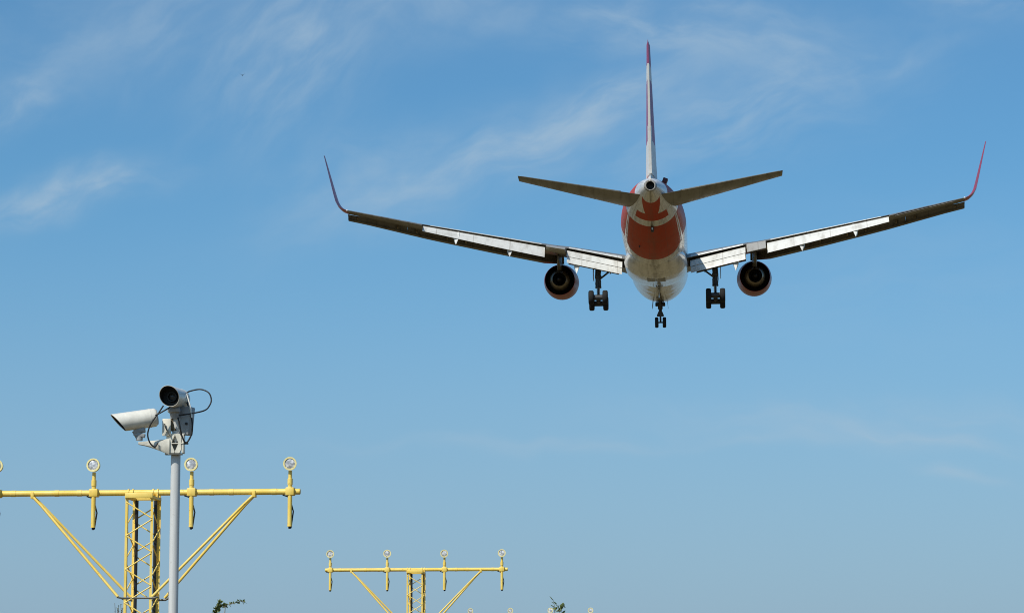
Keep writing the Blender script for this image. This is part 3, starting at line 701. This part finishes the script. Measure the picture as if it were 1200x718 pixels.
b = MB(); m0 = L(163.5, 503.8, -.10); b.box(m0, (.10, .07, .05), Matrix.Rotation(R(-8), 3, 'Y'), .008); b.box(m0 + Vector((.0, 0, -.04)), (.10, .06, .035), Matrix.Rotation(R(12), 3, 'Y'), .006); b.tube([m0 + Vector((-.055, 0, -.01)), m0 + Vector((-.01, 0, -.085))], .012, 8); b.tube([m0 + Vector((.0, 0, -.05)), m0 + Vector((-.0, 0, -.09))], .03, 12); b.build('tilt_mount', M['camgrey'], ca, 35)
cb = security_camera(L(205.2, 465.8, -.02), (-.14, -.98, -.03), .40, .089)
def cable(pts, r=.0075, m='black'):
    P_ = [L(*p) for p in pts]; out = []
    for i in range(len(P_) - 1):
        p0, p1, p2, p3 = P_[max(i - 1, 0)], P_[i], P_[i + 1], P_[min(i + 2, len(P_) - 1)]
        for k in range(8):
            t = k / 8; out.append(.5 * ((2 * p1) + (p2 - p0) * t + (2 * p0 - 5 * p1 + 4 * p2 - p3) * t * t + (3 * p1 - p0 - 3 * p2 + p3) * t ** 3))
    out.append(P_[-1]); b = MB(); b.tube(out, r, 8); return b.build('cable', M[m], pole, 60)
M['greycable'] = mat('grey_cable', (.30, .30, .28), .5)
cable([(217.5, 461, .12), (223, 458, .15), (235, 456, .15), (244.5, 460, .12), (247.6, 468, .1), (245.5, 475, .06), (240, 480.5, 0), (226, 484, -.06), (209.5, 486.5, -.09)], .0065)
cable([(216.5, 462, .1), (219.5, 472, .06), (223.5, 485, -.03), (225.4, 497, -.06), (224.5, 508, -.06), (220, 517, -.07), (216.5, 517.5, -.08), (213, 510, -.09), (210.5, 498, -.1), (208.5, 489, -.09)], .0075)
cable([(218.5, 462, .06), (221, 470, .0), (223.5, 480, -.05), (225, 489, -.07)], .009, 'camwhite')
cable([(191.5, 475, -.14), (187, 482, -.15), (183.3, 487, -.16), (177, 496, -.17), (173.6, 505, -.17), (173.4, 512, -.17), (176, 519, -.17), (180.5, 523.2, -.16), (183, 522, -.14), (185, 518.5, -.12)], .0065)
cable([(200.5, 476, -.1), (194, 480, -.14), (186, 484.5, -.16), (182, 486.5, -.16)], .0065)

# ------------------------------------------------------------------ shrubs
M['bark'] = mat('twig_bark', (.20, .17, .13), .8, var=.3)
def leafb(c1, c2):
    def f(b):
        n = node('ShaderNodeObjectInfo'); t = node('ShaderNodeTexCoord'); q = noise(t.outputs['Object'], 7.0, 2, .5)
        lk(mix(q.smooth(.35, .65), c1, c2), b.inputs['Base Color']); tr = node('ShaderNodeBsdfTranslucent'); lk(mix(q.smooth(.35, .65), c1, c2), tr.inputs[0]); ms = node('ShaderNodeMixShader'); ms.inputs[0].default_value = .4
        lk(b.outputs[0], ms.inputs[1]); lk(tr.outputs[0], ms.inputs[2]); lk(ms.outputs[0], X.nt.nodes['Material Output'].inputs['Surface'])
    return f
M['leaf'] = mat('green_leaf', rough=.5, builder=leafb((.09, .13, .03), (.22, .26, .08)))
M['leafpale'] = mat('pale_leaf', rough=.5, builder=leafb((.08, .13, .035), (.24, .27, .09)))
def leaf(b, p, d, l, w, nrm):
    d = d.normalized(); s = d.cross(nrm).normalized(); n = s.cross(d).normalized(); o = len(b.v)
    for q in (p, p + d * l * .35 + s * w - n * w * .3, p + d * l * .75 + s * w * .7 - n * w * .5, p + d * l - n * w * .8, p + d * l * .75 - s * w * .7 - n * w * .5, p + d * l * .35 - s * w - n * w * .3, p + d * l * .5): b.v.append(tuple(q))
    for f in ((0, 1, 6), (1, 2, 6), (2, 3, 6), (3, 4, 6), (4, 5, 6), (5, 0, 6)): b.f.append(tuple(o + k for k in f))
def rv(r, s=1.0): return Vector((r.uniform(-1, 1), r.uniform(-1, 1), r.uniform(-1, 1))) * s
def shrub(label, base, height, spread, shoots, leafsize, m, seed, nl=2600):
    """bush of stems and leaves; shoots: lists of points (metres, world) with leaf density"""
    r = random.Random(seed); root = empty('shrub', base); B = Vector(base); st = MB(); fo = MB()
    for k in range(16):
        a = r.uniform(0, 2 * math.pi); q = r.uniform(.3, 1) ; tip = Vector((math.cos(a) * spread * q, math.sin(a) * spread * q, height * r.uniform(.6, .98) * (1 - .25 * q)))
        mid = tip * .5 + rv(r, .1); st.tube([(0, 0, 0), tuple(mid * .5 + rv(r, .04)), tuple(mid), tuple(tip)], [.03, .02, .013, .005], 6)
        for j in range(nl // 16):
            t = r.uniform(.25, 1.0); p = mid.lerp(tip, t * 2 - 1) if t > .5 else Vector((0, 0, 0)).lerp(mid, t * 2)
            p = p + rv(r, .22 * spread); p.z = max(p.z, .05); leaf(fo, p, rv(r) + Vector((0, 0, .3)), leafsize * r.uniform(.6, 1.2), leafsize * .28, rv(r) + Vector((0, 0, 1)))
    for pts, dens, ls in shoots:
        P_ = [p - B for p in pts]; s0 = Vector((P_[0].x * .5, P_[0].y * .5, P_[0].z * .45))
        st.tube([(0, 0, 0), tuple(s0)] + [tuple(p) for p in P_], [.018, .012] + [max(.0022, .005 - .003 * i / len(P_)) for i in range(len(P_))], 6)
        for i in range(len(P_) - 1):
            seg = P_[i + 1] - P_[i]
            for j in range(dens):
                p = P_[i] + seg * ((j + r.random()) / dens); d = (seg.normalized() * .5 + rv(r)).normalized()
                leaf(fo, p, d, ls * r.uniform(.6, 1.25), ls * .32, rv(r) + Vector((0, 0, .8)))
    st.build('stem', M['bark'], root, 60); fo.build('foliage', m, root, 0, fix=False)
    return tag(root, label, 'shrub', None)
def gp(px, py, d): p = at(px, py, d); return p
d1 = 33.0
pts = [gp(252, 722, d1), gp(255, 714, d1), gp(258, 708, d1 + .05), gp(264, 708.5, d1), gp(270, 707.5, d1), gp(277, 705.5, d1 - .05), gp(283, 703.5, d1), gp(287, 705, d1)]
ptb = [gp(249, 724, d1), gp(251, 716, d1), gp(256, 707, d1), gp(259, 705, d1)]
b0 = gp(246, 724, d1); shrub('bush with one small-leaved sprig arching up to the right of the camera pole', (b0.x, b0.y + .1, 0), b0.z - .15, .75, [(pts[:4], 22, .045), (pts[3:], 8, .036), (ptb, 20, .045)], .045, M['leaf'], 3)
d2 = 41.0
pts = [gp(650, 728, d2), gp(650, 716, d2), gp(649.5, 708, d2), gp(648, 701.5, d2)]
ptb = [gp(654, 728, d2), gp(656, 717, d2 - .05), gp(654, 708, d2)]
ptc = [gp(658, 728, d2), gp(658.5, 716, d2), gp(656, 711, d2), gp(661, 709, d2)]
b0 = gp(655, 728, d2); shrub('leafy shrub with an upright leafy shoot in front of the lamps of the farthest mast', (b0.x, b0.y + .1, 0), b0.z - .12, .7, [(pts, 3, .075), (ptb, 4, .085), (ptc, 5, .085)], .08, M['leafpale'], 5)
d3 = 36.0
sh = [([gp(134 + i * 2.2, 728, d3), gp(135 + i * 2.0 + (i % 2), 716, d3), gp(134.5 + i * 2.3, 706 + (i * 5) % 7, d3)], 3, .022) for i in range(5)]
b0 = gp(139, 727, d3); shrub('bush with thin bare grey twigs just reaching the foot of the nearest yellow mast', (b0.x, b0.y + .1, 0), b0.z - .1, .7, sh, .045, M['leaf'], 8)

# ------------------------------------------------------------------ bird far off
bp = at(284, 88.5, 260); br = empty('bird', bp); tag(br, 'tiny dark bird flying high in the blue upper left of the sky', 'bird')
M['feather'] = mat('dark_feather', (.03, .028, .026), .8)
b = MB(); b.tube([(0, -.12, .02), (0, -.09, .02), (0, -.02, 0), (0, .06, .0), (0, .12, .02), (0, .16, .01)], [.004, .02, .04, .035, .022, .004], 10); b.build('body', M['feather'], br, 60)
for q in (-1, 1):
    b = MB(); b.loft([[(q * x, y0 + k * c_, z_ + (0.006 if k in (.3,) else 0)) for k in (0, .3, 1, .5)] for x, y0, c_, z_ in ((.02, -.05, .10, .0), (.09, -.03, .09, .06), (.16, -.05, .07, .10), (.23, -.11, .03, .11))]); b.build('wing', M['feather'], br, 0)
b = MB(); b.loft([[(x, -.10, .02) for x in (-.01, .01)] + [(.01, -.10, .026), (-.01, -.10, .026)], [(x, -.19, .02) for x in (-.035, .035)] + [(.035, -.19, .026), (-.035, -.19, .026)]]); b.build('tail', M['feather'], br, 0)
